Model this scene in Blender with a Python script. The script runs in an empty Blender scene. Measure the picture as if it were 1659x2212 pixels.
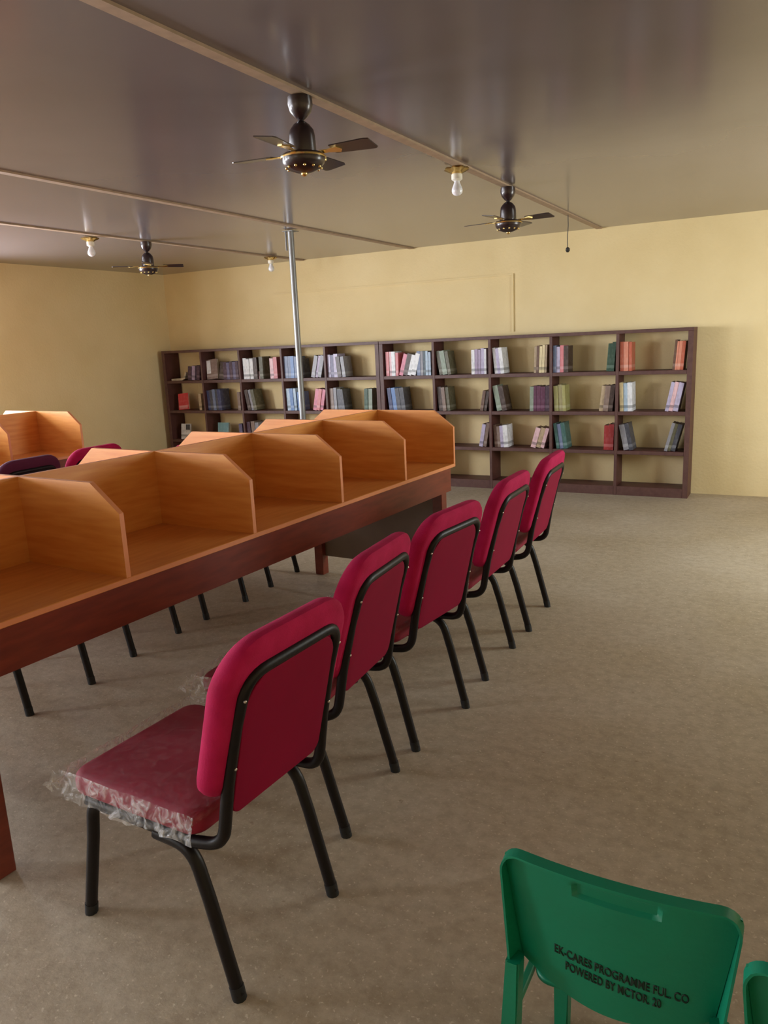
import bpy, bmesh, math, random
from mathutils import Vector, Matrix, noise as mnoise
random.seed(7)
SC = bpy.context.scene
COL = SC.collection
PI = math.pi

# ------------------------------------------------------------------ camera
cam_d = bpy.data.cameras.new('camera'); cam = bpy.data.objects.new('camera', cam_d); COL.objects.link(cam)
cam_d.sensor_fit = 'HORIZONTAL'; cam_d.sensor_width = 36.0; cam_d.lens = 36.0 * 1663.15 / 1659.0
cam_d.clip_start = 0.02; cam_d.clip_end = 200
_r = Vector((0.88106067, 0.47093428, -0.04419275)); _f = Vector((-0.46867866, 0.85658144, -0.21589014)).normalized()
_u = _r.cross(_f).normalized(); _r = _f.cross(_u).normalized()
cam.matrix_world = Matrix(((_r.x, _u.x, -_f.x, 0), (_r.y, _u.y, -_f.y, 0), (_r.z, _u.z, -_f.z, 1.5), (0, 0, 0, 1)))
SC.camera = cam

# ------------------------------------------------------------------ colour management, world, daylight
SC.view_settings.view_transform = 'Standard'; SC.view_settings.look = 'None'
SC.view_settings.gamma = 1.0; SC.view_settings.use_curve_mapping = False
SC.view_settings.exposure = 0.2
W = bpy.data.worlds.new('sky'); SC.world = W; W.use_nodes = True
_bg = W.node_tree.nodes['Background']; _bg.inputs[0].default_value = (0.80, 0.88, 1.0, 1); _bg.inputs[1].default_value = 4.0

# daylight entering through the windows (room x -7.07..1.6, y -2.6..7.51)
def window_light(name, loc, rot, sx, sz, power, col):
    d = bpy.data.lights.new(name, 'AREA'); d.shape = 'RECTANGLE'; d.size = sx; d.size_y = sz; d.energy = power; d.color = col
    o = bpy.data.objects.new(name, d); o.location = loc; o.rotation_euler = rot; COL.objects.link(o)
    return o
SKYC = (0.87, 0.92, 1.0)
# left wall windows (light travels +x)
window_light('daylight', (-7.30, 3.75, 1.55), (0, -PI/2, 0), 1.2, 1.5, 230, SKYC)
window_light('daylight', (-7.30, 1.00, 1.55), (0, -PI/2, 0), 1.2, 1.5, 230, SKYC)
window_light('daylight', (-7.30, -1.40, 1.55), (0, -PI/2, 0), 1.2, 1.3, 170, SKYC)
# wall behind the photographer (light travels +y)
window_light('daylight', (-5.3, -2.83, 1.55), (PI/2, 0, PI), 1.5, 1.2, 270, SKYC)
window_light('daylight', (-2.6, -2.83, 1.55), (PI/2, 0, PI), 1.5, 1.2, 350, (0.95, 0.96, 1.0))
# right wall window (light travels -x)
window_light('daylight', (1.83, 5.35, 1.55), (0, PI/2, 0), 1.2, 1.5, 75, (0.90, 0.97, 0.93))

# ------------------------------------------------------------------ materials
def srgb(r, g, b):
    f = lambda c: c/12.92 if c <= 0.04045 else ((c+0.055)/1.055)**2.4
    return (f(r/255), f(g/255), f(b/255), 1)
def mat(name, col, rough=0.5, metal=0.0, var=0.0, vscale=8.0, col2=None, bump=0.0, bscale=60.0, stretch=(1, 1, 1), spec=0.5, coat=0.0):
    m = bpy.data.materials.new(name); m.use_nodes = True; nt = m.node_tree; b = nt.nodes['Principled BSDF']
    b.inputs['Base Color'].default_value = col; b.inputs['Roughness'].default_value = rough
    b.inputs['Metallic'].default_value = metal; b.inputs['Specular IOR Level'].default_value = spec
    b.inputs['Coat Weight'].default_value = coat; b.inputs['Coat Roughness'].default_value = 0.15
    tc = nt.nodes.new('ShaderNodeTexCoord'); mp = nt.nodes.new('ShaderNodeMapping'); mp.inputs['Scale'].default_value = stretch
    nt.links.new(tc.outputs['Object'], mp.inputs['Vector'])
    if var > 0 or col2:
        n = nt.nodes.new('ShaderNodeTexNoise'); n.inputs['Scale'].default_value = vscale; n.inputs['Detail'].default_value = 6
        nt.links.new(mp.outputs[0], n.inputs['Vector'])
        cr = nt.nodes.new('ShaderNodeValToRGB'); cr.color_ramp.elements[0].position = 0.3; cr.color_ramp.elements[1].position = 0.7
        if not col2: col2 = tuple(c*(1-var) for c in col[:3]) + (1,)
        cr.color_ramp.elements[0].color = col2; cr.color_ramp.elements[1].color = col
        nt.links.new(n.outputs['Fac'], cr.inputs[0]); nt.links.new(cr.outputs[0], b.inputs['Base Color'])
    if bump > 0:
        n2 = nt.nodes.new('ShaderNodeTexNoise'); n2.inputs['Scale'].default_value = bscale; n2.inputs['Detail'].default_value = 4
        nt.links.new(mp.outputs[0], n2.inputs['Vector'])
        bp = nt.nodes.new('ShaderNodeBump'); bp.inputs['Strength'].default_value = bump; bp.inputs['Distance'].default_value = 0.01
        nt.links.new(n2.outputs['Fac'], bp.inputs['Height']); nt.links.new(bp.outputs[0], b.inputs['Normal'])
    return m

M = {}
M['wall'] = mat('yellow_plaster', srgb(231, 210, 162), 0.75, col2=srgb(221, 198, 147), vscale=1.6, bump=0.25, bscale=45, spec=0.3)
M['ceiling'] = mat('ceiling_board', srgb(125, 115, 116), 0.19, col2=srgb(115, 105, 106), vscale=1.2, bump=0.02, bscale=3, spec=0.75)
M['batten'] = mat('batten_wood', srgb(172, 146, 120), 0.6, var=0.2, vscale=20)
M['carrel'] = mat('orange_wood', srgb(234, 164, 84), 0.36, col2=srgb(218, 140, 62), vscale=5, stretch=(1, 1, 9), bump=0.03, bscale=30)
M['carrel_top'] = mat('orange_wood_top', srgb(224, 150, 76), 0.32, col2=srgb(208, 128, 56), vscale=5, stretch=(9, 1, 1))
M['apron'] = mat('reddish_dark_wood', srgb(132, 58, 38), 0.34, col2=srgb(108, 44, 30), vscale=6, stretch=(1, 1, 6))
M['modesty'] = mat('olive_brown_board', srgb(124, 106, 90), 0.4, var=0.15)
M['edge'] = mat('pale_edge_band', srgb(232, 150, 98), 0.4, var=0.1)
M['shelf'] = mat('dark_maroon_wood', srgb(92, 50, 46), 0.5, col2=srgb(74, 38, 36), vscale=12)
M['shelf_face'] = mat('worn_brown_edge', srgb(96, 66, 58), 0.5, col2=srgb(80, 50, 46), vscale=25)
M['fabric'] = mat('crimson_fabric', srgb(196, 26, 88), 0.85, col2=srgb(174, 14, 72), vscale=14, bump=0.2, bscale=300, spec=0.25)
M['panel'] = mat('crimson_board', srgb(144, 0, 52), 0.75, var=0.12, vscale=5, spec=0.2)
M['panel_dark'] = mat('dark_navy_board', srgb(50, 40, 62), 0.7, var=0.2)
M['fabric_shaded'] = mat('crimson_fabric_shaded', srgb(92, 24, 62), 0.85, var=0.2, vscale=12)  # crimson pad darkened to plum: shade on the chair backs put into the colour
M['seatfab'] = mat('crimson_seat_fabric', srgb(150, 18, 50), 0.7, var=0.15, vscale=10)
M['tube'] = mat('black_enamel', srgb(22, 15, 16), 0.42, var=0.2, vscale=30, spec=0.3, bump=0.05, bscale=120)
M['cap'] = mat('black_rubber', srgb(20, 20, 22), 0.6)
M['screw'] = mat('screw_steel', srgb(210, 200, 190), 0.3, 1.0)
M['galv'] = mat('galvanised_steel', srgb(150, 150, 150), 0.42, 0.45, var=0.3, vscale=25, stretch=(1, 1, .2), bump=0.1, bscale=60)
M['fan'] = mat('dark_brown_metal', srgb(46, 30, 32), 0.34, 0.2, coat=0.4)
M['gold'] = mat('gold_trim', srgb(230, 200, 130), 0.25, 0.9)
M['holder'] = mat('white_bakelite', srgb(235, 230, 215), 0.35)
M['bulb'] = mat('opal_glass', srgb(240, 240, 245), 0.12, coat=0.6)
M['wire'] = mat('black_wire', srgb(40, 34, 30), 0.6)
M['green'] = mat('green_plastic', srgb(0, 128, 94), 0.42, col2=srgb(0, 116, 84), vscale=5, bump=0.06, bscale=90)
M['ink'] = mat('dark_green_ink', srgb(4, 34, 18), 0.7)
M['page'] = mat('book_pages', srgb(206, 196, 176), 0.8)
M['frame'] = mat('window_steel', srgb(90, 80, 76), 0.5)
M['ground'] = mat('sandy_ground', srgb(176, 152, 120), 0.9, var=0.2, vscale=3)

def floor_mat():
    m = bpy.data.materials.new('cement_floor'); m.use_nodes = True; nt = m.node_tree; b = nt.nodes['Principled BSDF']
    tc = nt.nodes.new('ShaderNodeTexCoord')
    def noise(sc, det, rough=.5):
        n = nt.nodes.new('ShaderNodeTexNoise'); n.inputs['Scale'].default_value = sc; n.inputs['Detail'].default_value = det; n.inputs['Roughness'].default_value = rough
        nt.links.new(tc.outputs['Object'], n.inputs['Vector']); return n
    def ramp(src, p0, c0, p1, c1):
        r = nt.nodes.new('ShaderNodeValToRGB'); e = r.color_ramp.elements; e[0].position = p0; e[0].color = c0; e[1].position = p1; e[1].color = c1
        nt.links.new(src, r.inputs[0]); return r
    def mix(kind, fac, a, bb):
        x = nt.nodes.new('ShaderNodeMix'); x.data_type = 'RGBA'; x.blend_type = kind
        if isinstance(fac, float): x.inputs['Factor'].default_value = fac
        else: nt.links.new(fac, x.inputs['Factor'])
        nt.links.new(a, x.inputs['A'])
        if isinstance(bb, tuple): x.inputs['B'].default_value = bb
        else: nt.links.new(bb, x.inputs['B'])
        return x.outputs['Result']
    base = ramp(noise(1.3, 5).outputs['Fac'], .35, srgb(180, 164, 138), .65, srgb(192, 178, 156))
    mid = ramp(noise(22, 7, .7).outputs['Fac'], .38, srgb(206, 200, 192), .62, srgb(255, 255, 255))
    c = mix('MULTIPLY', .55, base.outputs[0], mid.outputs[0])
    sp = ramp(noise(75, 3, .6).outputs['Fac'], .60, (0, 0, 0, 1), .72, (1, 1, 1, 1))
    c = mix('MIX', sp.outputs[0], c, srgb(214, 202, 178))
    dk = ramp(noise(26, 3, .5).outputs['Fac'], .70, (0, 0, 0, 1), .78, (1, 1, 1, 1))
    c = mix('MIX', dk.outputs[0], c, srgb(150, 130, 106))
    nt.links.new(c, b.inputs['Base Color'])
    rr = ramp(noise(3, 4).outputs['Fac'], .3, (.42, .42, .42, 1), .7, (.60, .60, .60, 1)); nt.links.new(rr.outputs[0], b.inputs['Roughness'])
    bp = nt.nodes.new('ShaderNodeBump'); bp.inputs['Strength'].default_value = .3; bp.inputs['Distance'].default_value = .006
    nt.links.new(noise(40, 6, .7).outputs['Fac'], bp.inputs['Height']); nt.links.new(bp.outputs[0], b.inputs['Normal'])
    return m
M['floor'] = floor_mat()

def wrap_mat(name, lo, hi):
    m = bpy.data.materials.new(name); m.use_nodes = True; nt = m.node_tree; b = nt.nodes['Principled BSDF']
    b.inputs['Base Color'].default_value = (.85, .85, .87, 1); b.inputs['Roughness'].default_value = .10
    b.inputs['Specular IOR Level'].default_value = 1.0; b.inputs['Coat Weight'].default_value = 1.0; b.inputs['Coat Roughness'].default_value = .05
    tc = nt.nodes.new('ShaderNodeTexCoord')
    n = nt.nodes.new('ShaderNodeTexNoise'); n.inputs['Scale'].default_value = 28; n.inputs['Detail'].default_value = 5; n.inputs['Distortion'].default_value = 1.2
    nt.links.new(tc.outputs['Object'], n.inputs['Vector'])
    mr = nt.nodes.new('ShaderNodeMapRange'); mr.inputs['From Min'].default_value = .44; mr.inputs['From Max'].default_value = .66
    mr.inputs['To Min'].default_value = lo; mr.inputs['To Max'].default_value = hi
    nt.links.new(n.outputs['Fac'], mr.inputs['Value']); nt.links.new(mr.outputs[0], b.inputs['Alpha'])
    bp = nt.nodes.new('ShaderNodeBump'); bp.inputs['Strength'].default_value = .8; bp.inputs['Distance'].default_value = .02
    nt.links.new(n.outputs['Fac'], bp.inputs['Height']); nt.links.new(bp.outputs[0], b.inputs['Normal'])
    return m
M['wrap'] = wrap_mat('clear_polythene', .07, .55)
M['wrap_top'] = wrap_mat('clear_polythene_top', .03, .09)

BOOKC = {'beige': (186, 164, 132), 'brick orange': (184, 92, 66), 'brick red': (150, 44, 44), 'brown': (96, 66, 50), 'charcoal': (66, 66, 74),
 'cream': (222, 204, 160), 'dark brown': (62, 44, 36), 'dark green': (40, 72, 52), 'dark olive': (84, 80, 58), 'dark plum': (66, 40, 56),
 'dark slate': (60, 76, 84), 'dusty brown': (126, 104, 92), 'dusty pink': (204, 120, 124), 'grey': (132, 130, 136), 'grey green': (128, 140, 122),
 'khaki': (150, 140, 96), 'lavender': (186, 176, 202), 'lilac': (164, 146, 172), 'navy blue': (52, 58, 96), 'olive yellow': (156, 150, 92),
 'pale blue': (172, 192, 210), 'pale pink': (226, 186, 190), 'pink': (214, 130, 150), 'plum': (84, 30, 60), 'salmon': (206, 130, 104),
 'slate blue': (104, 116, 146), 'slate purple': (92, 84, 116), 'steel blue': (96, 128, 180), 'teal green': (62, 98, 92), 'white': (226, 226, 228),
 'red': (200, 60, 66), 'teal': (108, 150, 156), 'marbled': (128, 106, 98), 'ivory': (200, 186, 164)}
def book_mat(cname):
    k = 'book_' + cname.replace(' ', '_')
    if k in M: return M[k]
    c = srgb(*BOOKC[cname]); lum = sum(BOOKC[cname])/3
    m = bpy.data.materials.new(k); m.use_nodes = True; nt = m.node_tree; b = nt.nodes['Principled BSDF']; b.inputs['Roughness'].default_value = .4
    tc = nt.nodes.new('ShaderNodeTexCoord'); sp = nt.nodes.new('ShaderNodeSeparateXYZ'); nt.links.new(tc.outputs['Object'], sp.inputs[0])
    # printed bands across spine and cover: height-based steps
    def band(z0, z1):
        a = nt.nodes.new('ShaderNodeMath'); a.operation = 'GREATER_THAN'; a.inputs[1].default_value = z0; nt.links.new(sp.outputs['Z'], a.inputs[0])
        d = nt.nodes.new('ShaderNodeMath'); d.operation = 'LESS_THAN'; d.inputs[1].default_value = z1; nt.links.new(sp.outputs['Z'], d.inputs[0])
        e = nt.nodes.new('ShaderNodeMath'); e.operation = 'MULTIPLY'; nt.links.new(a.outputs[0], e.inputs[0]); nt.links.new(d.outputs[0], e.inputs[1]); return e.outputs[0]
    alt = srgb(*[min(255, v*.75+60) for v in BOOKC[cname]]) if lum < 150 else srgb(*[v*.72 for v in BOOKC[cname]])
    x = nt.nodes.new('ShaderNodeMix'); x.data_type = 'RGBA'; nt.links.new(band(.03, .055), x.inputs['Factor'])
    n = nt.nodes.new('ShaderNodeTexNoise'); n.inputs['Scale'].default_value = 25; nt.links.new(tc.outputs['Object'], n.inputs['Vector'])
    x0 = nt.nodes.new('ShaderNodeMix'); x0.data_type = 'RGBA'
    cr = nt.nodes.new('ShaderNodeValToRGB'); cr.color_ramp.elements[0].position = .45; cr.color_ramp.elements[1].position = .62; nt.links.new(n.outputs['Fac'], cr.inputs[0])
    nt.links.new(cr.outputs[0], x0.inputs['Factor']); x0.inputs['A'].default_value = c; x0.inputs['B'].default_value = tuple(.6*p+.4*q for p, q in zip(c, alt))
    nt.links.new(x0.outputs['Result'], x.inputs['A']); x.inputs['B'].default_value = alt
    nt.links.new(x.outputs['Result'], b.inputs['Base Color'])
    M[k] = m; return m

# ------------------------------------------------------------------ helpers
def obj(name, bm, m, parent=None, smooth=False, loc=None):
    me = bpy.data.meshes.new(name); bmesh.ops.recalc_face_normals(bm, faces=bm.faces); bm.to_mesh(me); bm.free()
    if smooth:
        for p in me.polygons: p.use_smooth = True
        me.set_sharp_from_angle(angle=math.radians(38))
    for mm in (m if isinstance(m, (list, tuple)) else [m]): me.materials.append(mm)
    o = bpy.data.objects.new(name, me); COL.objects.link(o)
    if parent: o.parent = parent
    if loc: o.location = loc
    return o
def tag(o, label, cat, group=None):
    o['label'] = label; o['category'] = cat
    if group: o['group'] = group
    return o
def thing(name, label, cat, loc=(0, 0, 0), rz=0.0, group=None):
    o = bpy.data.objects.new(name, None); COL.objects.link(o); o.empty_display_size = .1
    o.location = loc; o.rotation_euler = (0, 0, rz); return tag(o, label, cat, group)
def struct(name, bm, m, parent=None, smooth=False):
    o = obj(name, bm, m, parent, smooth)
    if not parent: o['kind'] = 'structure'
    return o
def dup(o, parent=None):
    c = o.copy(); COL.objects.link(c)
    if parent: c.parent = parent
    for ch in [x for x in o.children]: dup(ch, c)
    return c
def box(bm, x0, y0, z0, x1, y1, z1, bev=0.0, mi=0):
    r = bmesh.ops.create_cube(bm, size=1.0); vs = r['verts']
    for v in vs: v.co = Vector(((x0+x1)/2 + v.co.x*(x1-x0), (y0+y1)/2 + v.co.y*(y1-y0), (z0+z1)/2 + v.co.z*(z1-z0)))
    fs = set(f for v in vs for f in v.link_faces)
    for f in fs: f.material_index = mi
    if bev > 0:
        bmesh.ops.bevel(bm, geom=list(set(e for v in vs for e in v.link_edges)), offset=bev, segments=1, affect='EDGES')
    return vs
def B(*a, **k):
    bm = bmesh.new(); box(bm, *a, **k); return bm
def tube(bm, pts, r, n=10, closed=False, rad=None):
    P = [Vector(p) for p in pts]; rings = []; N = len(P); up = None
    for i, p in enumerate(P):
        a = P[(i-1) % N] if (closed or i > 0) else p; b = P[(i+1) % N] if (closed or i < N-1) else p
        t = (b-a).normalized()
        if up is None: up = t.orthogonal().normalized()
        up = (up - t*up.dot(t)).normalized(); s = t.cross(up)
        rr = rad[i] if rad else r
        rings.append([bm.verts.new(p + (up*math.cos(2*PI*k/n) + s*math.sin(2*PI*k/n))*rr) for k in range(n)])
    for i in range(N if closed else N-1):
        A, Bq = rings[i], rings[(i+1) % N]
        for k in range(n): bm.faces.new((A[k], A[(k+1) % n], Bq[(k+1) % n], Bq[k]))
    if not closed: bm.faces.new(rings[0][::-1]); bm.faces.new(rings[-1])
def fillet(pts, rads, seg=6):
    out = []
    for i, p in enumerate(pts):
        p = Vector(p)
        if i == 0 or i == len(pts)-1 or rads[i] <= 0: out.append(p); continue
        a = (Vector(pts[i-1])-p); b = (Vector(pts[i+1])-p); an = a.angle(b); d = min(rads[i]/math.tan(an/2), a.length*.49, b.length*.49)
        p0 = p + a.normalized()*d; p1 = p + b.normalized()*d
        for k in range(seg+1):
            t = k/seg; out.append(p0*(1-t)**2 + p*2*t*(1-t) + p1*t*t)
    return out
def lathe(bm, prof, n=20, c=(0, 0), mi=0):
    rings = []
    for r, z in prof: rings.append([bm.verts.new((c[0]+r*math.cos(2*PI*k/n), c[1]+r*math.sin(2*PI*k/n), z)) for k in range(n)])
    for A, Bq in zip(rings, rings[1:]):
        for k in range(n): f = bm.faces.new((A[k], A[(k+1) % n], Bq[(k+1) % n], Bq[k])); f.material_index = mi
    for R in (rings[0], rings[-1]): f = bm.faces.new(R); f.material_index = mi
def rrect(hw, z0, z1, rt, rb, seg=6, cx=0.0):
    """rounded rectangle outline (2D) counter-clockwise"""
    out = []
    for (cxx, cz, r, a0) in ((hw-rb, z0+rb, rb, -PI/2), (hw-rt, z1-rt, rt, 0), (-hw+rt, z1-rt, rt, PI/2), (-hw+rb, z0+rb, rb, PI)):
        for k in range(seg+1):
            a = a0 + PI/2*k/seg; out.append((cx+cxx+r*math.cos(a), cz+r*math.sin(a)))
    return out
def slab(bm, outline, th, er, fn, dome=0.0):
    """outline (u,v) slab of thickness th with rounded rim er; fn(u,v,d) -> 3D, d from -th/2..th/2"""
    n = len(outline); O = [Vector(p) for p in outline]; c = sum(O, Vector((0, 0)))/n
    nor = []
    for i in range(n):
        t = (O[(i+1) % n]-O[i-1]); nor.append(Vector((t.y, -t.x)).normalized())
    lay = []
    def ring(inset, d): lay.append([bm.verts.new(fn(*(O[i]-nor[i]*inset), d)) for i in range(n)])
    def scaled(s, d): lay.append([bm.verts.new(fn(*(c+(O[i]-nor[i]*er-c)*s), d)) for i in range(n)])
    scaled(.45, -th/2-dome); scaled(.8, -th/2-dome*.5)
    for k in range(4): a = PI/2*k/3; ring(er*(1-math.sin(a)), -th/2+er*(1-math.cos(a)))
    for k in range(4): a = PI/2*(1-k/3); ring(er*(1-math.sin(a)), th/2-er*(1-math.cos(a)))
    scaled(.8, th/2+dome*.5); scaled(.45, th/2+dome)
    for A, Bq in zip(lay, lay[1:]):
        for k in range(n): bm.faces.new((A[k], A[(k+1) % n], Bq[(k+1) % n], Bq[k]))
    bm.faces.new(lay[0][::-1]); bm.faces.new(lay[-1])
def prism(bm, poly, axis, d0, d1):
    """extrude polygon along axis 0/1/2 between d0,d1; poly gives the two other coordinates"""
    def P(p, d):
        q = list(p); q.insert(axis, d); return q
    a = [bm.verts.new(P(p, d0)) for p in poly]; b = [bm.verts.new(P(p, d1)) for p in poly]; n = len(poly)
    bm.faces.new(a); bm.faces.new(b[::-1])
    for i in range(n): f = bm.faces.new((a[i], a[(i+1) % n], b[(i+1) % n], b[i]))
    return a, b

# ------------------------------------------------------------------ room shell
XL, XR, YF, YB, H = -7.074, 1.6, -2.6, 7.507, 2.427
T = .2
struct('floor', B(XL-T, YF-T, -.12, XR+T, YB+T, 0), M['floor'])
struct('ceiling', B(XL-T, YF-T, H, XR+T, YB+T, H+.1), M['ceiling'])
wb = struct('wall_back', B(XL-T, YB, 0, XR+T, YB+T, H), M['wall'])
def wall_x(name, x0, x1, y0, y1, holes):
    bm = bmesh.new(); y = y0
    for (a, b, z0, z1) in holes:
        box(bm, x0, y, 0, x1, a, H)
        if z0 > 0: box(bm, x0, a, 0, x1, b, z0)
        box(bm, x0, a, z1, x1, b, H); y = b
    box(bm, x0, y, 0, x1, y1, H); return struct(name, bm, M['wall'])
def wall_y(name, y0, y1, x0, x1, holes):
    bm = bmesh.new(); x = x0
    for (a, b, z0, z1) in holes:
        box(bm, x, y0, 0, a, y1, H)
        if z0 > 0: box(bm, a, y0, 0, b, y1, z0)
        box(bm, a, y0, z1, b, y1, H); x = b
    box(bm, x, y0, 0, x1, y1, H); return struct(name, bm, M['wall'])
LW = [(-2.05, -.75, .95, 2.15), (.25, 1.75, .95, 2.15), (3.0, 4.5, .95, 2.15)]
wall_x('wall_left', XL-T, XL, YF, YB, LW)
FW = [(-6.05, -4.55, .95, 2.15), (-3.35, -1.85, .95, 2.15)]
wall_y('wall_front', YF-T, YF, XL-T, XR+T, FW)
RW = [(4.6, 6.1, .95, 2.15)]
wall_x('wall_right', XR, XR+T, YF, YB, RW)
wn = 0
def window_x(x, a, b, z0, z1):
    global wn; wn += 1
    bm = bmesh.new(); s = .04
    box(bm, x-.02, a, z0, x+.02, a+s, z1); box(bm, x-.02, b-s, z0, x+.02, b, z1)
    box(bm, x-.02, a+s, z0, x+.02, b-s, z0+s); box(bm, x-.02, a+s, z1-s, x+.02, b-s, z1)
    o = struct('window_%d' % wn, bm, M['frame'])
    for k in (1, 2): obj('mullion', B(x-.015, a+(b-a)*k/3-.015, z0+s, x+.015, a+(b-a)*k/3+.015, z1-s), M['frame'], o)
def window_y(y, a, b, z0, z1):
    global wn; wn += 1
    bm = bmesh.new(); s = .04
    box(bm, a, y-.02, z0, a+s, y+.02, z1); box(bm, b-s, y-.02, z0, b, y+.02, z1)
    box(bm, a+s, y-.02, z0, b-s, y+.02, z0+s); box(bm, a+s, y-.02, z1-s, b-s, y+.02, z1)
    o = struct('window_%d' % wn, bm, M['frame'])
    for k in (1, 2): obj('mullion', B(a+(b-a)*k/3-.015, y-.015, z0+s, a+(b-a)*k/3+.015, y+.015, z1-s), M['frame'], o)
for a, b, z0, z1 in LW: window_x(XL-.12, a, b, z0, z1)
for a, b, z0, z1 in RW: window_x(XR+.12, a, b, z0, z1)
for a, b, z0, z1 in FW: window_y(YF-.12, a, b, z0, z1)
# faint raised plaster outline of a filled-in opening on the back wall
bm = bmesh.new(); box(bm, -5.45, YB-.012, 2.076, -2.55, YB+.01, 2.092); obj('plaster_seam', bm, M['wall'], wb)
bm = bmesh.new(); box(bm, -2.568, YB-.013, 1.54, -2.550, YB+.01, 2.078); obj('plaster_seam', bm, M['wall'], wb)
# ceiling battens
for i, x in enumerate((-1.729, -3.636, -4.995)):
    struct('trim_%d' % (i+1), B(x-.024, YF+.01, H-.010, x+.024, YB-.01, H+.002), M['batten'])
# outdoor ground
g = obj('ground', B(-40, -40, -.5, 40, 40, -.13), M['ground']); g['kind'] = 'structure'

# ------------------------------------------------------------------ bookcases
BD = .25
def bookcase(label, x0, ups, x1):
    t = thing('bookcase', label, 'bookcase', ((x0+x1)/2, YB-BD/2-.01, 0), 0, 'bookcases along the back wall')
    ox, oy = (x0+x1)/2, YB-BD/2-.01; hy = BD/2
    xs = [x0+.022] + ups + [x1-.022]; w = [.022] + [.013]*len(ups) + [.022]
    def part(name, ax0, az0, ax1, az1, fr=0.0):
        bm = bmesh.new(); box(bm, ax0-ox, -hy+fr, az0, ax1-ox, hy, az1, bev=.0015)
        for f in bm.faces:
            if f.normal.y < -.9: f.material_index = 1
        return obj(name, bm, [M['shelf'], M['shelf_face']], t)
    for i, (x, hw) in enumerate(zip(xs, w)):
        part('side_panel' if i in (0, len(xs)-1) else 'upright', x-hw, 0, x+hw, 1.475 if 0 < i < len(xs)-1 else 1.475)
    part('top_board', x0, 1.475, x1, 1.505)
    for i in range(len(xs)-1):
        a, b = xs[i]+w[i], xs[i+1]-w[i+1]
        for z in (1.143, .779, .419): part('shelf_board', a, z-.034, b, z, .003)
        part('bottom_board', a, 0, b, .085, .003)
    return t
bookcase('left dark maroon open bookcase of five bays near the room corner', -6.99, [-6.375, -5.80, -5.20, -4.62], -3.945)
bookcase('right dark maroon open bookcase of five bays on the long yellow wall', -3.94, [-3.32, -2.715, -2.105, -1.492], -.853)
ROWZ = {1: 1.143, 2: .779, 3: .419}
BAYL = {'L': [-6.946, -6.375, -5.80, -5.20, -4.62, -3.989], 'R': [-3.896, -3.32, -2.715, -2.105, -1.492, -.897]}
ORD = ['first', 'second', 'third', 'fourth', 'fifth', 'sixth', 'seventh']
BOOK_CACHE = {}
def book(cname, th, hgt, dep):
    key = (cname, round(th, 3), hgt, dep)
    if key in BOOK_CACHE: return dup(BOOK_CACHE[key])
    bm = bmesh.new(); c = .0022
    # cover: back board, front board and spine wrapped round the page block; origin at lower left front corner
    box(bm, 0, c, 0, c, dep, hgt); box(bm, th-c, c, 0, th, dep, hgt); box(bm, 0, 0, 0, th, c, hgt)
    o = obj('book', bm, book_mat(cname)); obj('page_block', B(c, c, .003, th-c, dep-.004, hgt-.003), M['page'], o)
    BOOK_CACHE[key] = o; return o
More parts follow.
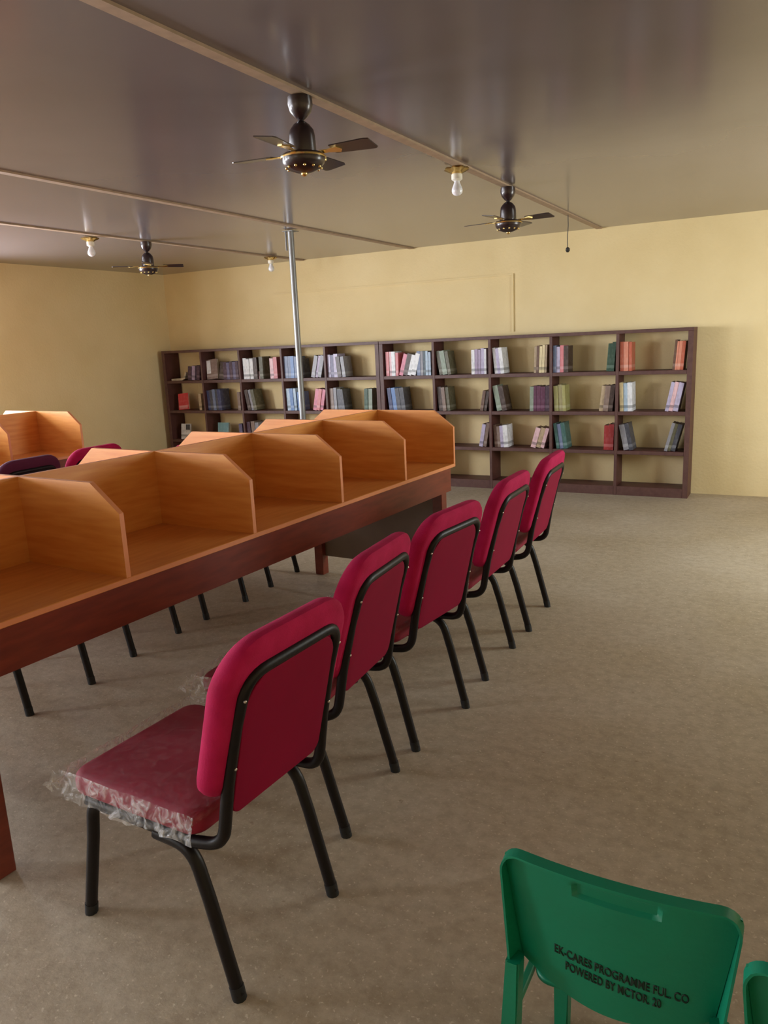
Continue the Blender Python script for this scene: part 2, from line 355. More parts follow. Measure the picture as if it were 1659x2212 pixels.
CLUSTERS = [
('R', 1, 1, 'left', -3.894, -3.748, ['dusty pink', 'pale pink', 'white', 'dusty pink'], 0, 0.25),
('R', 1, 1, 'middle', -3.728, -3.531, ['pink', 'dark brown', 'white', 'white'], 16, 0.225),
('R', 1, 1, 'right', -3.516, -3.362, ['slate blue', 'grey', 'dark slate', 'pale blue', 'pale blue'], 0, 0.245),
('R', 2, 1, 'left', -3.281, -3.15, ['dark olive', 'grey green', 'dark olive'], -9, 0.24),
('R', 2, 1, 'right', -2.915, -2.758, ['white', 'lilac', 'lilac', 'lavender', 'white'], 0, 0.25),
('R', 3, 1, 'left', -2.723, -2.622, ['white', 'lavender', 'white'], -6, 0.25),
('R', 3, 1, 'right', -2.28, -2.155, ['beige', 'brown', 'cream', 'cream', 'beige'], 2, 0.26),
('R', 4, 1, 'left', -2.102, -1.96, ['slate blue', 'lavender', 'dusty pink', 'dark brown'], 0, 0.25),
('R', 4, 1, 'right', -1.597, -1.526, ['dark green', 'dark green'], 4, 0.26),
('R', 5, 1, 'left', -1.485, -1.383, ['brick orange', 'salmon', 'brick orange'], -1, 0.26),
('R', 5, 1, 'right', -1.003, -0.911, ['brown', 'salmon', 'salmon', 'brick orange'], 4, 0.26),
('R', 1, 2, 'left', -3.877, -3.689, ['navy blue', 'steel blue', 'charcoal', 'charcoal'], -6, 0.24),
('R', 2, 2, 'left', -3.293, -3.169, ['dark brown', 'dusty brown', 'dark olive'], -5, 0.25),
('R', 2, 2, 'right', -2.814, -2.747, ['brown', 'dark brown'], 10, 0.2),
('R', 3, 2, 'left', -2.684, -2.574, ['grey green', 'dark brown'], -11, 0.25),
('R', 3, 2, 'right', -2.321, -2.125, ['grey green', 'plum', 'plum', 'plum', 'dark plum'], 1, 0.24),
('R', 4, 2, 'left', -2.088, -1.977, ['olive yellow', 'khaki', 'olive yellow'], -3, 0.25),
('R', 4, 2, 'right', -1.65, -1.526, ['beige', 'dusty brown', 'dark brown'], 6, 0.24),
('R', 5, 2, 'left', -1.484, -1.371, ['cream', 'pale blue', 'white'], -2, 0.26),
('R', 5, 2, 'right', -1.036, -0.925, ['lavender', 'pale pink', 'lavender'], 11, 0.26),
('R', 2, 3, 'right', -2.844, -2.766, ['lavender', 'dusty brown'], 10, 0.24),
('R', 3, 3, 'left', -2.716, -2.569, ['brown', 'dusty brown', 'lavender', 'white'], -4, 0.22),
('R', 3, 3, 'right', -2.29, -2.154, ['pale pink', 'beige', 'pale pink'], 16, 0.2),
('R', 4, 3, 'left', -2.091, -1.983, ['teal green', 'slate blue', 'teal green'], -8, 0.25),
('R', 4, 3, 'right', -1.609, -1.519, ['brick red', 'brick red'], 1, 0.24),
('R', 5, 3, 'left', -1.453, -1.365, ['grey', 'charcoal'], -12, 0.25),
('R', 5, 3, 'right', -1.023, -0.929, ['grey', 'dark olive', 'charcoal'], 14, 0.26),
('L', 1, 1, 'right', -6.627, -6.436, ['dark plum', 'lilac', 'dark plum'], 8, 0.17),
('L', 2, 1, 'right', -6.066, -5.845, ['dark plum', 'slate purple', 'dark plum', 'slate purple', 'dark plum'], 0, 0.21),
('L', 3, 1, 'left', -5.769, -5.62, ['white', 'white', 'white'], 0, 0.24),
('L', 3, 1, 'middle', -5.616, -5.486, ['dark brown', 'dark olive'], 0, 0.25),
('L', 3, 1, 'right', -5.388, -5.269, ['pale pink', 'dusty pink'], 0, 0.24),
('L', 4, 1, 'left', -5.236, -5.053, ['slate blue', 'slate blue', 'steel blue', 'slate blue'], 0, 0.25),
('L', 4, 1, 'middle', -5.044, -4.918, ['navy blue', 'charcoal'], -4, 0.21),
('L', 4, 1, 'right', -4.805, -4.672, ['grey', 'lilac', 'grey'], 14, 0.24),
('L', 5, 1, 'left', -4.619, -4.483, ['lavender', 'slate purple', 'lavender'], 0, 0.25),
('L', 5, 1, 'middle', -4.479, -4.379, ['dark brown', 'grey'], -6, 0.22),
('L', 1, 2, 'right', -6.49, -6.449, ['beige'], 0, 0.2),
('L', 2, 2, 'left', -6.415, -6.186, ['navy blue', 'charcoal', 'slate blue', 'charcoal', 'navy blue'], -2, 0.25),
('L', 2, 2, 'right', -5.892, -5.849, ['dusty brown'], 0, 0.22),
('L', 3, 2, 'left', -5.745, -5.608, ['dark brown', 'grey', 'dark olive'], -10, 0.24),
('L', 4, 2, 'left', -5.178, -5.049, ['pale blue', 'steel blue', 'pale blue'], -2, 0.26),
('L', 4, 2, 'middle', -5.032, -4.946, ['steel blue'], -2, 0.22),
('L', 4, 2, 'right', -4.832, -4.698, ['pink', 'dusty pink', 'pink'], 12, 0.24),
('L', 5, 2, 'left', -4.644, -4.498, ['dusty brown', 'grey', 'dark olive'], -1, 0.25),
('L', 5, 2, 'middle', -4.494, -4.409, ['charcoal', 'charcoal'], -6, 0.23),
('L', 5, 2, 'right', -4.165, -4.071, ['dark green', 'grey green'], 2, 0.24),
('L', 3, 3, 'left', -5.839, -5.637, ['dark plum', 'dusty brown', 'grey'], -3, 0.23),
('L', 2, 3, 'right', -5.901, -5.851, ['slate purple'], 0, 0.2),
('R', 1, 3, 'left', -3.885, -3.731, ['steel blue', 'charcoal'], -3, 0.24),
]
for unit, bay, row, side, x0, x1, cols, lean, hgt in CLUSTERS:
    n = len(cols); L = math.radians(lean); cs = math.cos(L); L0, L1 = BAYL[unit][bay-1]+.015, BAYL[unit][bay]-.015
    sh = math.sin(abs(L))*hgt
    if lean < 0 and x0 - sh < L0: x1 += L0+sh-x0+.001; x0 = L0+sh+.001
    if lean > 0 and x1 + sh > L1: x0 -= x1+sh-L1+.001; x1 = L1-sh-.001
    if lean == 0 and x0 < L0: x1 += L0-x0+.001; x0 = L0+.001
    if lean == 0 and x1 > L1: x0 -= x1-L1+.001; x1 = L1-.001
    ws = [random.uniform(.75, 1.25) for _ in cols]; s = (x1-x0)/sum(ws); x = x0
    for i, cn in enumerate(cols):
        step = ws[i]*s; th = round(min(step*cs-.0012, .05), 3); h = round(hgt-random.choice((0, 0, .006, .012)), 3)
        o = book(cn, th, h, .165)
        o.rotation_euler = (0, L, 0)
        # lowest corner touches the board
        o.location = (x if lean <= 0 else x, YB-.235+random.uniform(0, .012), ROWZ[row] + (th*math.sin(L) if lean > 0 else 0))
        tag(o, '%s book, %s from left in %s group, %s shelf, %s bay, %s bookcase' % (cn, ORD[i], side, {1: 'top', 2: 'second', 3: 'third'}[row], ORD[bay-1], 'left' if unit == 'L' else 'right'), 'book',
            'books on the %s shelf of the %s bookcase' % ({1: 'top', 2: 'second', 3: 'third'}[row], 'left' if unit == 'L' else 'right'))
        x += step
# books standing with the cover turned to the room
def cover_book(cname, x, z, w, h, th, tilt, back, label, grp, patch=None):
    bm = bmesh.new(); c = .0022
    box(bm, 0, 0, 0, w, c, h); box(bm, 0, th-c, 0, w, th, h); box(bm, 0, c, 0, c, th-c, h)
    o = obj('book', bm, book_mat(cname)); obj('page_block', B(c, c, .003, w-.003, th-c, h-.003), M['page'], o)
    if patch:
        pc, a, b, c0, d = patch; obj('cover_panel', B(w*a, -.0012, h*c0, w*b, .0002, h*d), book_mat(pc), o)
    o.rotation_euler = (-math.radians(back), math.radians(tilt), 0)
    o.location = (x, YB-.21, z + max(0, math.sin(math.radians(tilt))*w) + (.0))
    tag(o, label, 'book', grp); return o
G1, G2, G3 = ['books on the %s shelf of the left bookcase' % s for s in ('top', 'second', 'third')]
cover_book('marbled', -6.34, 1.143, .17, .235, .03, -6, 8, 'brown and white marbled book facing out, top shelf, second bay, left bookcase', G1, ('white', .04, .4, .3, .95))
cover_book('dark brown', -6.16, 1.143, .12, .20, .03, 7, 8, 'dark brown book leaning beside the marbled book, left bookcase', G1)
cover_book('red', -6.84, .779, .165, .20, .02, -5, 8, 'red book facing out on second shelf of the corner bay', G2, ('dusty pink', .1, .9, .05, .25))
cover_book('white', -6.85, .419, .15, .19, .02, 0, 8, 'white book with dark corner facing out, third shelf of the corner bay', G3, ('charcoal', .5, .95, .6, .95))
cover_book('teal', -6.26, .419, .165, .21, .02, 0, 8, 'teal and white book facing out, third shelf, second bay, left bookcase', G3, ('white', .03, .97, .03, .28))
cover_book('pale pink', -5.70, 1.143, .0001+.16, .085, .03, 0, 3, 'low pale pink book in front of white books, third bay, left bookcase', G1)
# slumped open book and its neighbour in the corner bay
bm = bmesh.new(); prism(bm, [(0, 0), (.17, 0), (.22, .02), (.25, .09), (.24, .10), (.20, .045), (.16, .025), (0, .022)], 1, 0, .15)
o = obj('book', bm, book_mat('ivory')); o.location = (-6.90, YB-.225, 1.143)
tag(o, 'ivory open book slumped on the top shelf in the corner bay', 'book', G1)
bm = bmesh.new(); prism(bm, [(0, 0), (.03, 0), (.10, .155), (.07, .165)], 1, 0, .15)
o = obj('book', bm, book_mat('slate purple')); o.location = (-6.72, YB-.06-.15, 1.1432)
bpy.data.objects.remove(o)

# ------------------------------------------------------------------ study carrel tables
TA, TX, TY, ZT, ZP, ZC, WC, WD = .054133, -1.78554, 4.17249, .7782, 1.0901, .9944, .1288, .5251
CELLS = [0, .5893, 1.1845, 1.8067, 2.4414, 3.05]; LN = 3.05; HW, HL = WD, LN/2
def carrel(label, cx, cy, rz):
    t = thing('study_carrel_table', label, 'table', (cx, cy, 0), rz, 'orange study carrel tables')
    def topbox(bm, *a, **k): box(bm, *a, **k)
    bm = B(-HW, -HL, ZT-.020, HW, HL, ZT, bev=.002)
    for f in bm.faces:
        if abs(f.normal.z) < .5: f.material_index = 1
    obj('tabletop', bm, [M['carrel_top'], M['edge']], t)
    z0, z1, ins, th = .615, ZT-.020, .022, .02
    for s in (-1, 1):
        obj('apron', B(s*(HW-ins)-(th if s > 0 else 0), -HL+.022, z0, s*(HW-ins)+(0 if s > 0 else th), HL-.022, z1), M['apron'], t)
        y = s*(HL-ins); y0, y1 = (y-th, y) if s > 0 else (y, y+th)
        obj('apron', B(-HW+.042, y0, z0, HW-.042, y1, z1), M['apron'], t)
        # board panel closing the end below the apron
        yy = s*(HL-.060); obj('end_panel', B(-HW+.105, yy-.009, .125, HW-.105, yy+.009, z1), M['modesty'], t)
        for q in (-1, 1):
            lx, ly = q*(HW-.075), s*(HL-.075)
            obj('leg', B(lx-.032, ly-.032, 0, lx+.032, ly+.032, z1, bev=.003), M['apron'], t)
    hex_ = [(-HW+.001, ZT), (-HW+.001, ZC), (-HW+WC, ZP), (HW-WC, ZP), (HW-.001, ZC), (HW-.001, ZT)]
    ys = [HL-c for c in CELLS]; pt = .018; edges = []
    for i, y in enumerate(ys):
        y = min(max(y, -HL+pt/2), HL-pt/2); edges.append(y)
        bm = bmesh.new(); prism(bm, hex_, 1, y-pt/2, y+pt/2)
        bmesh.ops.recalc_face_normals(bm, faces=bm.faces)
        for f in bm.faces:
            if abs(f.normal.y) < .5: f.material_index = 1
        obj('partition', bm, [M['carrel'], M['edge']], t)
    for a, b in zip(edges, edges[1:]):
        bm = B(-pt/2, b+pt/2, ZT, pt/2, a-pt/2, ZP)
        for f in bm.faces:
            if f.normal.z > .5: f.material_index = 1
        obj('divider', bm, [M['carrel'], M['edge']], t)
    return t
ca, sa = math.cos(TA), math.sin(TA)
def center(x, y, a): return (x - math.cos(a)*HW - math.sin(a)*HL, y + math.sin(a)*HW - math.cos(a)*HL)
c1 = center(TX, TY, TA)
carrel('long orange study table with carrel partitions in the middle of the room', c1[0], c1[1], -TA)
a2 = .07; c2 = center(-4.75, 4.02, a2)
carrel('orange carrel table partly seen against the left wall behind', c2[0], c2[1], -a2)

# ------------------------------------------------------------------ padded chairs (local -x is the front)
def leanx(z): return .256 + max(0, z-.47)*.235 + max(0, z-.72)*.10
def make_wrap(parent):
    # crumpled polythene over the seat: a draped grid with a ragged skirt
    bm = bmesh.new(); NX, NY = 34, 34; V = {}
    x0, x1, y0, y1, ztop = -.244, .215, -.232, .232, .478
    ov = .070
    for i in range(NX+1):
        for j in range(NY+1):
            u = -ov + (x1-x0+2*ov)*i/NX; v = -ov + (y1-y0+2*ov)*j/NY
            W_, H_ = x1-x0, y1-y0
            du = max(-u, u-W_, 0); dv = max(-v, v-H_, 0); d = max(du, dv)
            x = x0 + min(max(u, 0), W_); y = y0 + min(max(v, 0), H_); z = ztop
            nz = mnoise.noise(Vector((u*13, v*13, 1.7))); nb = mnoise.noise(Vector((u*38+5, v*38, 4.1)))
            if d > 0:
                z -= d*(.92+.25*nz); out = .004 + d*(.04+.30*abs(nb)*(d/ov))
                if du > 0: x += -out if u < 0 else 0
                if dv > 0: y += -out if v < 0 else out
                if du > 0 and dv > 0 and u < 0: x -= .025*min(du, dv)/ov; y += (-1 if v < 0 else 1)*.02*min(du, dv)/ov; z += .02
                x += nb*.003; y += nb*.004
                if u > W_: z = max(z, .46); x = x1 + .004*nb
            else: z += .0035*nz + .002*nb + .004
            V[i, j] = bm.verts.new((x, y, z))
    for i in range(NX):
        for j in range(NY):
            cu = -ov + (x1-x0+2*ov)*(i+.5)/NX
            if cu > x1-x0+.01: continue
            f = bm.faces.new((V[i, j], V[i+1, j], V[i+1, j+1], V[i, j+1]))
            cv = -ov + (y1-y0+2*ov)*(j+.5)/NY
            f.material_index = 1 if (0 < cu and 0 < cv < y1-y0) else 0
    bmesh.ops.delete(bm, geom=[v for v in bm.verts if not v.link_faces], context='VERTS')
    o = obj('plastic_wrap', bm, [M['wrap'], M['wrap_top']], parent, smooth=True); o['label'] = 'crumpled clear plastic wrapping'
    return o
def make_chair():
    t = thing('padded_chair', '', 'chair')
    # seat cushion
    bm = bmesh.new(); slab(bm, [(u, v) for u, v in rrect(.222, -.232, .21, .05, .05)], .064, .024, lambda u, v, d: (v, u, .442+d), dome=.004)
    obj('seat', bm, M['seatfab'], t, True)
    # backrest cushion
    bm = bmesh.new(); slab(bm, rrect(.232, .520, .903, .115, .06, 8), .062, .026,
        lambda u, v, d: (leanx(v)-.026+d - .012*(1-(u/.22)**2)*0 - .02*(u/.22)**2*0, u, v), dome=.006)
    obj('backrest', bm, M['fabric'], t, True)
    bm = bmesh.new(); slab(bm, rrect(.168, .465, .818, .085, .03, 8), .010, .003, lambda u, v, d: (leanx(v)+.014+d, u, v))
    o = obj('back_panel', bm, M['panel'], t, True)
    # bent tube of the back, running on under the seat
    y = .197; pts = [(-.19, -y, .392), (.17, -y, .388), (.258, -y+.010, .40), (leanx(.56)+.008, -y+.014, .56), (leanx(.70)+.008, -y+.019, .70), (leanx(.825)+.008, -y+.023, .825)]
    pts = pts + [(p[0], -p[1], p[2]) for p in pts[::-1]]
    rd = [0, .0, .075, .3, .3, .085, .085, .3, .3, .075, .0, 0]
    bm = bmesh.new(); tube(bm, fillet(pts, rd, 7), .0150, 10); fr = obj('back_frame', bm, M['tube'], t, True)
    for s in (-1, 1):
        for zz in (.60, .77):
            bm = bmesh.new(); bmesh.ops.create_uvsphere(bm, u_segments=8, v_segments=5, radius=.0042, matrix=Matrix.Translation((leanx(zz)+.0225, s*(y-.017), zz)))
            obj('screw', bm, M['screw'], fr, True)
    for x in (-.17, .12):
        bm = bmesh.new(); tube(bm, [(x, -.19, .385), (x, .19, .385)], .011, 8); obj('cross_bar', bm, M['tube'], t, True)
    for s in (-1, 1):
        for k, path in enumerate(([(.05, .375), (.165, .372), (.205, .245), (.268, .012)], [(-.11, .375), (-.214, .372), (-.234, .25), (-.287, .012)])):
            yy = s*(.197 if k == 0 else .168)
            P = fillet([(p[0], yy, p[1]) for p in path], [0, .08, .3, 0], 6)
            bm = bmesh.new(); tube(bm, P, .0165, 10); lg = obj('leg', bm, M['tube'], t, True)
            e = P[-1]; dr = (P[-1]-P[-2]).normalized()
            bm = bmesh.new(); a = e - dr*.022; b = Vector((e.x+dr.x*.004, e.y, 0)); tube(bm, [a, b], .0178, 10)
            for v in bm.verts:
                if v.co.z < .006: v.co.z = 0
            obj('foot_cap', bm, M['cap'], lg, True)
    make_wrap(t)
    return t
proto = make_chair(); used = False
def put_chair(x, y, rz, label, group, darkback=False):
    global used
    o = proto if not used else dup(proto); used = True
    o.location = (x, y, 0); o.rotation_euler = (0, 0, rz); tag(o, label, 'chair', group)
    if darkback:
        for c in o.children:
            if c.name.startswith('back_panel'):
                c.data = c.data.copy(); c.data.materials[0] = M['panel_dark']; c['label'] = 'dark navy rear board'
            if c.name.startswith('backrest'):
                c.data = c.data.copy(); c.data.materials[0] = M['fabric_shaded']; c['label'] = 'dark plum backrest'
    return o
GR = 'crimson padded chairs on the near side of the middle table'
near = [(-1.343, 1.365, -.039, 'nearest crimson chair with plastic-wrapped seat fully in view'),
        (-1.449, 1.968, .077, 'second crimson chair in the row, behind the nearest one'),
        (-1.438, 2.567, -.105, 'middle crimson chair of the row of five beside the long table'),
        (-1.443, 3.207, .02, 'fourth crimson chair in the row, second from the far end'),
        (-1.450, 3.837, .045, 'farthest crimson chair of the row, at the table corner by the shelves')]
for x, y, r, l in near: put_chair(x, y, r, l, GR)
GF = 'crimson padded chairs on the far side of the middle table'
farc = [(-3.128, 2.105, PI, 'chair across the long table, nearest to us, seen by two legs below the apron'),
        (-3.195, 2.753, PI+.03, 'second chair across the long table, legs showing beneath the apron'),
        (-3.19, 3.34, PI-.05, 'third chair across the long table, legs below the middle of the apron'),
        (-3.22, 3.93, PI+.08, 'farthest chair across the long table, pushed back, legs near the table end')]
for x, y, r, l in farc: put_chair(x, y, r, l, GF)
G2C = 'chairs at the left carrel table'
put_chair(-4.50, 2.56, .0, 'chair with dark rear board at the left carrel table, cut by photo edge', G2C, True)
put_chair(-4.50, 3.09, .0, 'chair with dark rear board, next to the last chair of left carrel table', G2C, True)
put_chair(-4.50, 3.62, -.02, 'crimson chair at the far end of the left carrel table', G2C)

# ------------------------------------------------------------------ green plastic children's chairs (local +y is the front)
def green_chair(label, loc, rz, text=True):
    t = thing('plastic_chair', label, 'chair', loc, rz, "green plastic children's chairs")
    zt, zb = .612, .345
    def surf(u, z, d=0.0):       # u in -1..1 ; centre of back nearest the rear (-y)
        w = .154 + .041*(z-zb)/(zt-zb)
        return Vector((u*w, -.140 - (z-zb)*.03 + .020*u*u + d, z))
    # recessed back panel with sagging lower edge
    bm = bmesh.new(); NU, NZ = 44, 44; G = {}
    def zlow(u): return zb + .050*abs(u)**2.0
    def ztop(u): return zt - .004 - (.030*max(0, abs(u)-.9)**2*100*.25)
    for i in range(NU+1):
        u = -1+2*i/NU
        for j in range(NZ+1):
            z = zlow(u) + (ztop(u)-zlow(u))*j/NZ; p = surf(u, z)
            # grip recess pressed in below the top rim
            if -.34 < u < .40 and .570 < z < .592: p.y += .007
            G[i, j] = p
    A = {k: bm.verts.new(p) for k, p in G.items()}; C_ = {k: bm.verts.new(p+Vector((0, .005, 0))) for k, p in G.items()}
    for i in range(NU):
        for j in range(NZ):
            bm.faces.new((A[i, j], A[i+1, j], A[i+1, j+1], A[i, j+1])); bm.faces.new((C_[i, j], C_[i, j+1], C_[i+1, j+1], C_[i+1, j]))
    for i in range(NU):
        for j in (0, NZ): bm.faces.new((A[i, j], A[i+1, j], C_[i+1, j], C_[i, j]))
    for j in range(NZ):
        for i in (0, NU): bm.faces.new((A[i, j], A[i, j+1], C_[i, j+1], C_[i, j]))
    obj('back_panel', bm, M['green'], t, True)
    # rim flange turned backwards round sides and top
    path = []
    for k in range(13): path.append((-1, .395 + (zt-.035-.395)*k/12))
    for k in range(1, 7): a = PI/2*k/6; path.append((-1 + .17*(1-math.cos(a)), zt-.035+.035*math.sin(a)))
    for k in range(1, 20): path.append((-.83+1.66*k/20, zt))
    path += [(-u, z) for u, z in path[:19]][::-1]
    bm = bmesh.new(); R_ = []; n = len(path)
    for k, (u, z) in enumerate(path):
        p = surf(u, z); q = surf(*path[max(0, k-1)]); r = surf(*path[min(n-1, k+1)]); tn = (r-q).normalized(); nn = Vector((-tn.z, 0, tn.x)).normalized()  # outward
        side = 1 if abs(u) > .97 else .75
        dep = (.018 + (zt-z)*.10) if abs(u) > .97 else .016; spl = .010*(zt-z)/.2 if abs(u) > .97 else 0
        a = p + Vector((0, .006, 0)); b = p + Vector((math.copysign(spl, u), -dep, 0))
        R_.append([bm.verts.new(a), bm.verts.new(b), bm.verts.new(b + nn*.004 + Vector((0, 0, 0))), bm.verts.new(a + nn*.006)])
    for a, b in zip(R_, R_[1:]):
        for k in range(4): bm.faces.new((a[k], a[(k+1) % 4], b[(k+1) % 4], b[k]))
    bm.faces.new(R_[0]); bm.faces.new(R_[-1][::-1])
    obj('rim', bm, M['green'], t, True)
    # seat with turned-down edge
    bm = bmesh.new(); slab(bm, rrect(.165, -.060, .165, .05, .03), .016, .007, lambda u, v, d: (u, v, .292+d - .006*(1-(u/.165)**2)))
    obj('seat', bm, M['green'], t, True)
    # four channel legs, tapered and splayed
    def leg(xt, yt, zt_, xb, yb, wt, wb_, dt, db):
        bm = bmesh.new(); V = []
        for (x, y, z, w, d) in ((xb, yb, 0, wb_, db), ((xb+xt)/2, (yb+yt)/2, zt_/2, (wt+wb_)/2, (dt+db)/2), (xt, yt, zt_, wt, dt)):
            V.append([bm.verts.new((x+a*w/2, y+b*d/2, z)) for a, b in ((-1, -1), (1, -1), (1, 1), (-1, 1))])
        for A_, B_ in zip(V, V[1:]):
            for k in range(4): bm.faces.new((A_[k], A_[(k+1) % 4], B_[(k+1) % 4], B_[k]))
        bm.faces.new(V[0][::-1]); bm.faces.new(V[-1])
        bmesh.ops.bevel(bm, geom=[e for e in bm.edges if abs((e.verts[0].co-e.verts[1].co).z) > .05], offset=.004, segments=2, affect='EDGES')
        return obj('leg', bm, M['green'], t, True)
    for s in (-1, 1):
        leg(s*.168, -.150, .412, s*.186, -.165, .026, .034, .036, .034)
        leg(s*.150, .110, .284, s*.158, .135, .032, .030, .034, .030)
        # side rail joining the back to the seat
        obj('side_rail', B(s*.174-.008, -.150, .280, s*.174+.006, -.010, .297, bev=.002), M['green'], t)
    if text:
        for s_, (w, zc, u0) in (('EK-CARES PROGRAMME FUL. CO', (.222, .438, .011)), ('POWERED BY MCTOR. 20', (.160, .4125, .000))):
            cu = bpy.data.curves.new('lettering', 'FONT'); cu.body = s_; cu.size = .02; cu.align_x = 'CENTER'; cu.offset = .0004
            to = bpy.data.objects.new('lettering', cu); COL.objects.link(to); bpy.context.view_layer.update()
            me = bpy.data.meshes.new_from_object(to.evaluated_get(bpy.context.evaluated_depsgraph_get()))
            bpy.data.objects.remove(to); xs = [v.co.x for v in me.vertices]; wd = max(xs)-min(xs); k = w/wd
            for v in me.vertices:
                X = v.co.x*k + u0; Z = zc + (v.co.y-.007)*1.2 - (X-.01)*.085
                p = surf(X/.166, Z); v.co = Vector((X, p.y-.0012, Z))
            me.materials.append(M['ink']); bm_ = bmesh.new(); bm_.from_mesh(me); r = bmesh.ops.extrude_face_region(bm_, geom=bm_.faces[:])
            for v in r['geom']:
                if isinstance(v, bmesh.types.BMVert): v.co.y += .001
            bm_.to_mesh(me); bm_.free()
            lo = bpy.data.objects.new('printed_lettering', me); COL.objects.link(lo); lo.parent = t; lo['label'] = 'dark printed lettering on the back'
    return t
green_chair("green plastic child's chair with printed back in the lower right corner", (-.222, 1.277, 0), 0.0)
green_chair("second green plastic chair, mostly cut off at the right photo edge", (.172, 1.188, 0), .02, False)

# ------------------------------------------------------------------ ceiling fans (short four-blade)
def make_fan():
    t = thing('ceiling_fan', '', 'fan')
    bm = bmesh.new(); lathe(bm, [(.020, 0), (.046, -.002), (.048, -.03), (.040, -.055), (.022, -.075), (.012, -.083)], 20); obj('canopy', bm, M['fan'], t, True)
    bm = bmesh.new(); lathe(bm, [(.010, -.078), (.010, -.10)], 10); obj('down_rod', bm, M['fan'], t, True)
    bm = bmesh.new(); lathe(bm, [(.012, -.085), (.030, -.098), (.046, -.118), (.050, -.140), (.052, -.190), (.050, -.198)], 24); obj('motor_cover', bm, M['fan'], t, True)
    bm = bmesh.new(); lathe(bm, [(.050, -.196), (.078, -.203), (.084, -.216), (.080, -.236), (.062, -.256), (.030, -.268), (.012, -.271)], 28); mo = obj('motor', bm, M['fan'], t, True)
    bm = bmesh.new(); tube(bm, [(.0845*math.cos(2*PI*k/28), .0845*math.sin(2*PI*k/28), -.214) for k in range(28)], .0045, 6, closed=True); obj('gold_ring', bm, M['gold'], mo, True)
    for k in range(12):
        a = 2*PI*k/12
        bm = bmesh.new(); bmesh.ops.create_uvsphere(bm, u_segments=8, v_segments=6, radius=.006, matrix=Matrix.Translation((.066*math.cos(a), .066*math.sin(a), -.252))); obj('gold_stud', bm, M['gold'], mo, True)
    bm = bmesh.new(); bmesh.ops.create_uvsphere(bm, u_segments=10, v_segments=6, radius=.013, matrix=Matrix.Translation((0, 0, -.270))); obj('end_cap', bm, M['gold'], mo, True)
    for k in range(4):
        rot = Matrix.Rotation(PI/2*k, 4, 'Z')
        pitch = Matrix.Rotation(math.radians(-9), 4, 'X')
        bm = bmesh.new(); prism(bm, [(.125, -.036), (.27, -.050), (.290, -.044), (.296, .036), (.285, .046), (.125, .036)], 2, -.002, .002)
        for v in bm.verts: v.co = rot @ (pitch @ v.co + Vector((0, 0, -.199)))
        bl = obj('blade', bm, M['fan'], t)
        bm = bmesh.new(); prism(bm, [(.072, -.013), (.105, -.013), (.150, -.026), (.165, 0), (.150, .026), (.105, .013), (.072, .013)], 2, -.0055, -.0022)
        for v in bm.verts: v.co = rot @ (pitch @ v.co + Vector((0, 0, -.199)))
        obj('blade_bracket', bm, M['gold'], bl)
    return t
f0 = make_fan(); GFAN = 'dark four-blade ceiling fans with gold trim'
for i, (x, y, a, l) in enumerate([(-1.745, 2.673, 6, 'large dark ceiling fan nearest the camera, left of the bare bulb'),
        (-1.722, 4.97, -5, 'dark ceiling fan above the right bookcase, behind the bare bulb'),
        (-4.995, 5.132, 44, 'small dark ceiling fan near the left corner beside a bulb')]):
    o = f0 if i == 0 else dup(f0); o.location = (x, y, H-.010); o.rotation_euler = (0, 0, math.radians(a)); tag(o, l, 'fan', GFAN)

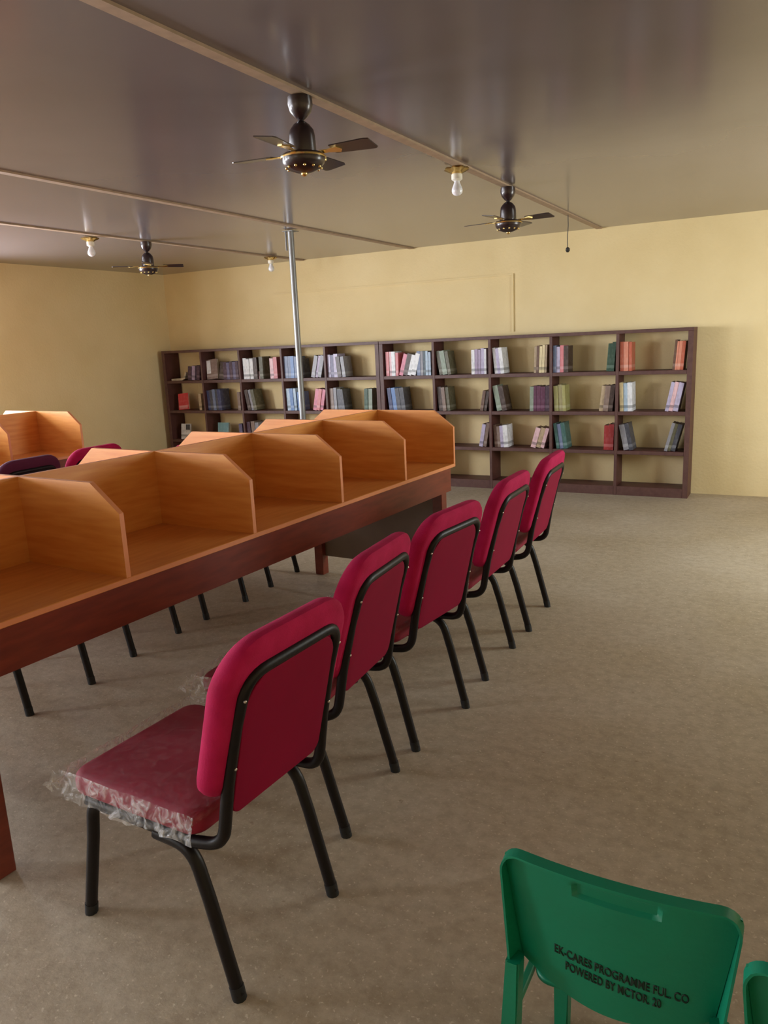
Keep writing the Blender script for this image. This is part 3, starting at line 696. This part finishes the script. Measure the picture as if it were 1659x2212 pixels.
# ------------------------------------------------------------------ bulbs in gold roses
def make_bulb():
    t = thing('ceiling_light', '', 'light')
    bm = bmesh.new(); n = 32; prof = [(.022, -.034), (.045, -.020), (.062, -.010), (.055, -.002), (.02, 0)]
    rings = []
    for r, z in prof: rings.append([bm.verts.new(((r*(1+(.16 if k % 4 < 2 else -.08)*(r > .04)))*math.cos(2*PI*k/n), (r*(1+(.16 if k % 4 < 2 else -.08)*(r > .04)))*math.sin(2*PI*k/n), z)) for k in range(n)])
    for A_, B_ in zip(rings, rings[1:]):
        for k in range(n): bm.faces.new((A_[k], A_[(k+1) % n], B_[(k+1) % n], B_[k]))
    bm.faces.new(rings[0]); bm.faces.new(rings[-1]); obj('ceiling_rose', bm, M['gold'], t, True)
    bm = bmesh.new(); lathe(bm, [(.024, -.030), (.030, -.036), (.030, -.062), (.022, -.068), (.017, -.070)], 18); obj('lamp_holder', bm, M['holder'], t, True)
    bm = bmesh.new(); lathe(bm, [(.015, -.066), (.016, -.078), (.022, -.092), (.029, -.108), (.031, -.120), (.028, -.133), (.018, -.143), (.004, -.147)], 20); obj('bulb', bm, M['bulb'], t, True)
    return t
b0 = make_bulb()
for i, (x, y, l) in enumerate([(-1.755, 4.219, 'white bulb in a gold rose between the two right-hand ceiling fans'),
        (-5.10, 4.63, 'white bulb hanging left of the small corner fan'),
        (-4.995, 6.907, 'tiny far bulb just left of the steel pole top')]):
    o = b0 if i == 0 else dup(b0); o.location = (x, y, H-.010); tag(o, l, 'light', 'white bulbs in ceiling roses')

# ------------------------------------------------------------------ pole, hanging wire
t = thing('support_pole', 'galvanised steel pole from floor to ceiling behind the long table', 'pole', (-3.78, 5.53, 0))
bm = bmesh.new(); tube(bm, [(0, 0, .01), (0, 0, H-.014)], .0255, 16); obj('pipe', bm, M['galv'], t, True)
bm = bmesh.new(); tube(bm, [(-.035, -.02, H-.16), (-.035, -.02, H-.004)], .008, 8); obj('hanger_rod', bm, M['galv'], t, True)
obj('base_plate', B(-.07, -.07, 0, .07, .07, .01, bev=.002), M['galv'], t)
obj('top_plate', B(-.05, -.05, H-.0135, .05, .05, H-.0105), M['galv'], t)
t = thing('hanging_wire', 'thin dark wire dangling from the ceiling in front of the back wall', 'wire', (-1.727, 6.415, H-.010))
bm = bmesh.new(); tube(bm, [(0, 0, 0), (.003, 0, -.08), (-.003, 0, -.17), (0, 0, -.255)], .0035, 6); obj('cord', bm, M['wire'], t, True)
bm = bmesh.new(); lathe(bm, [(.006, -.245), (.016, -.255), (.017, -.272), (.008, -.284)], 12); obj('socket', bm, M['wire'], t, True)
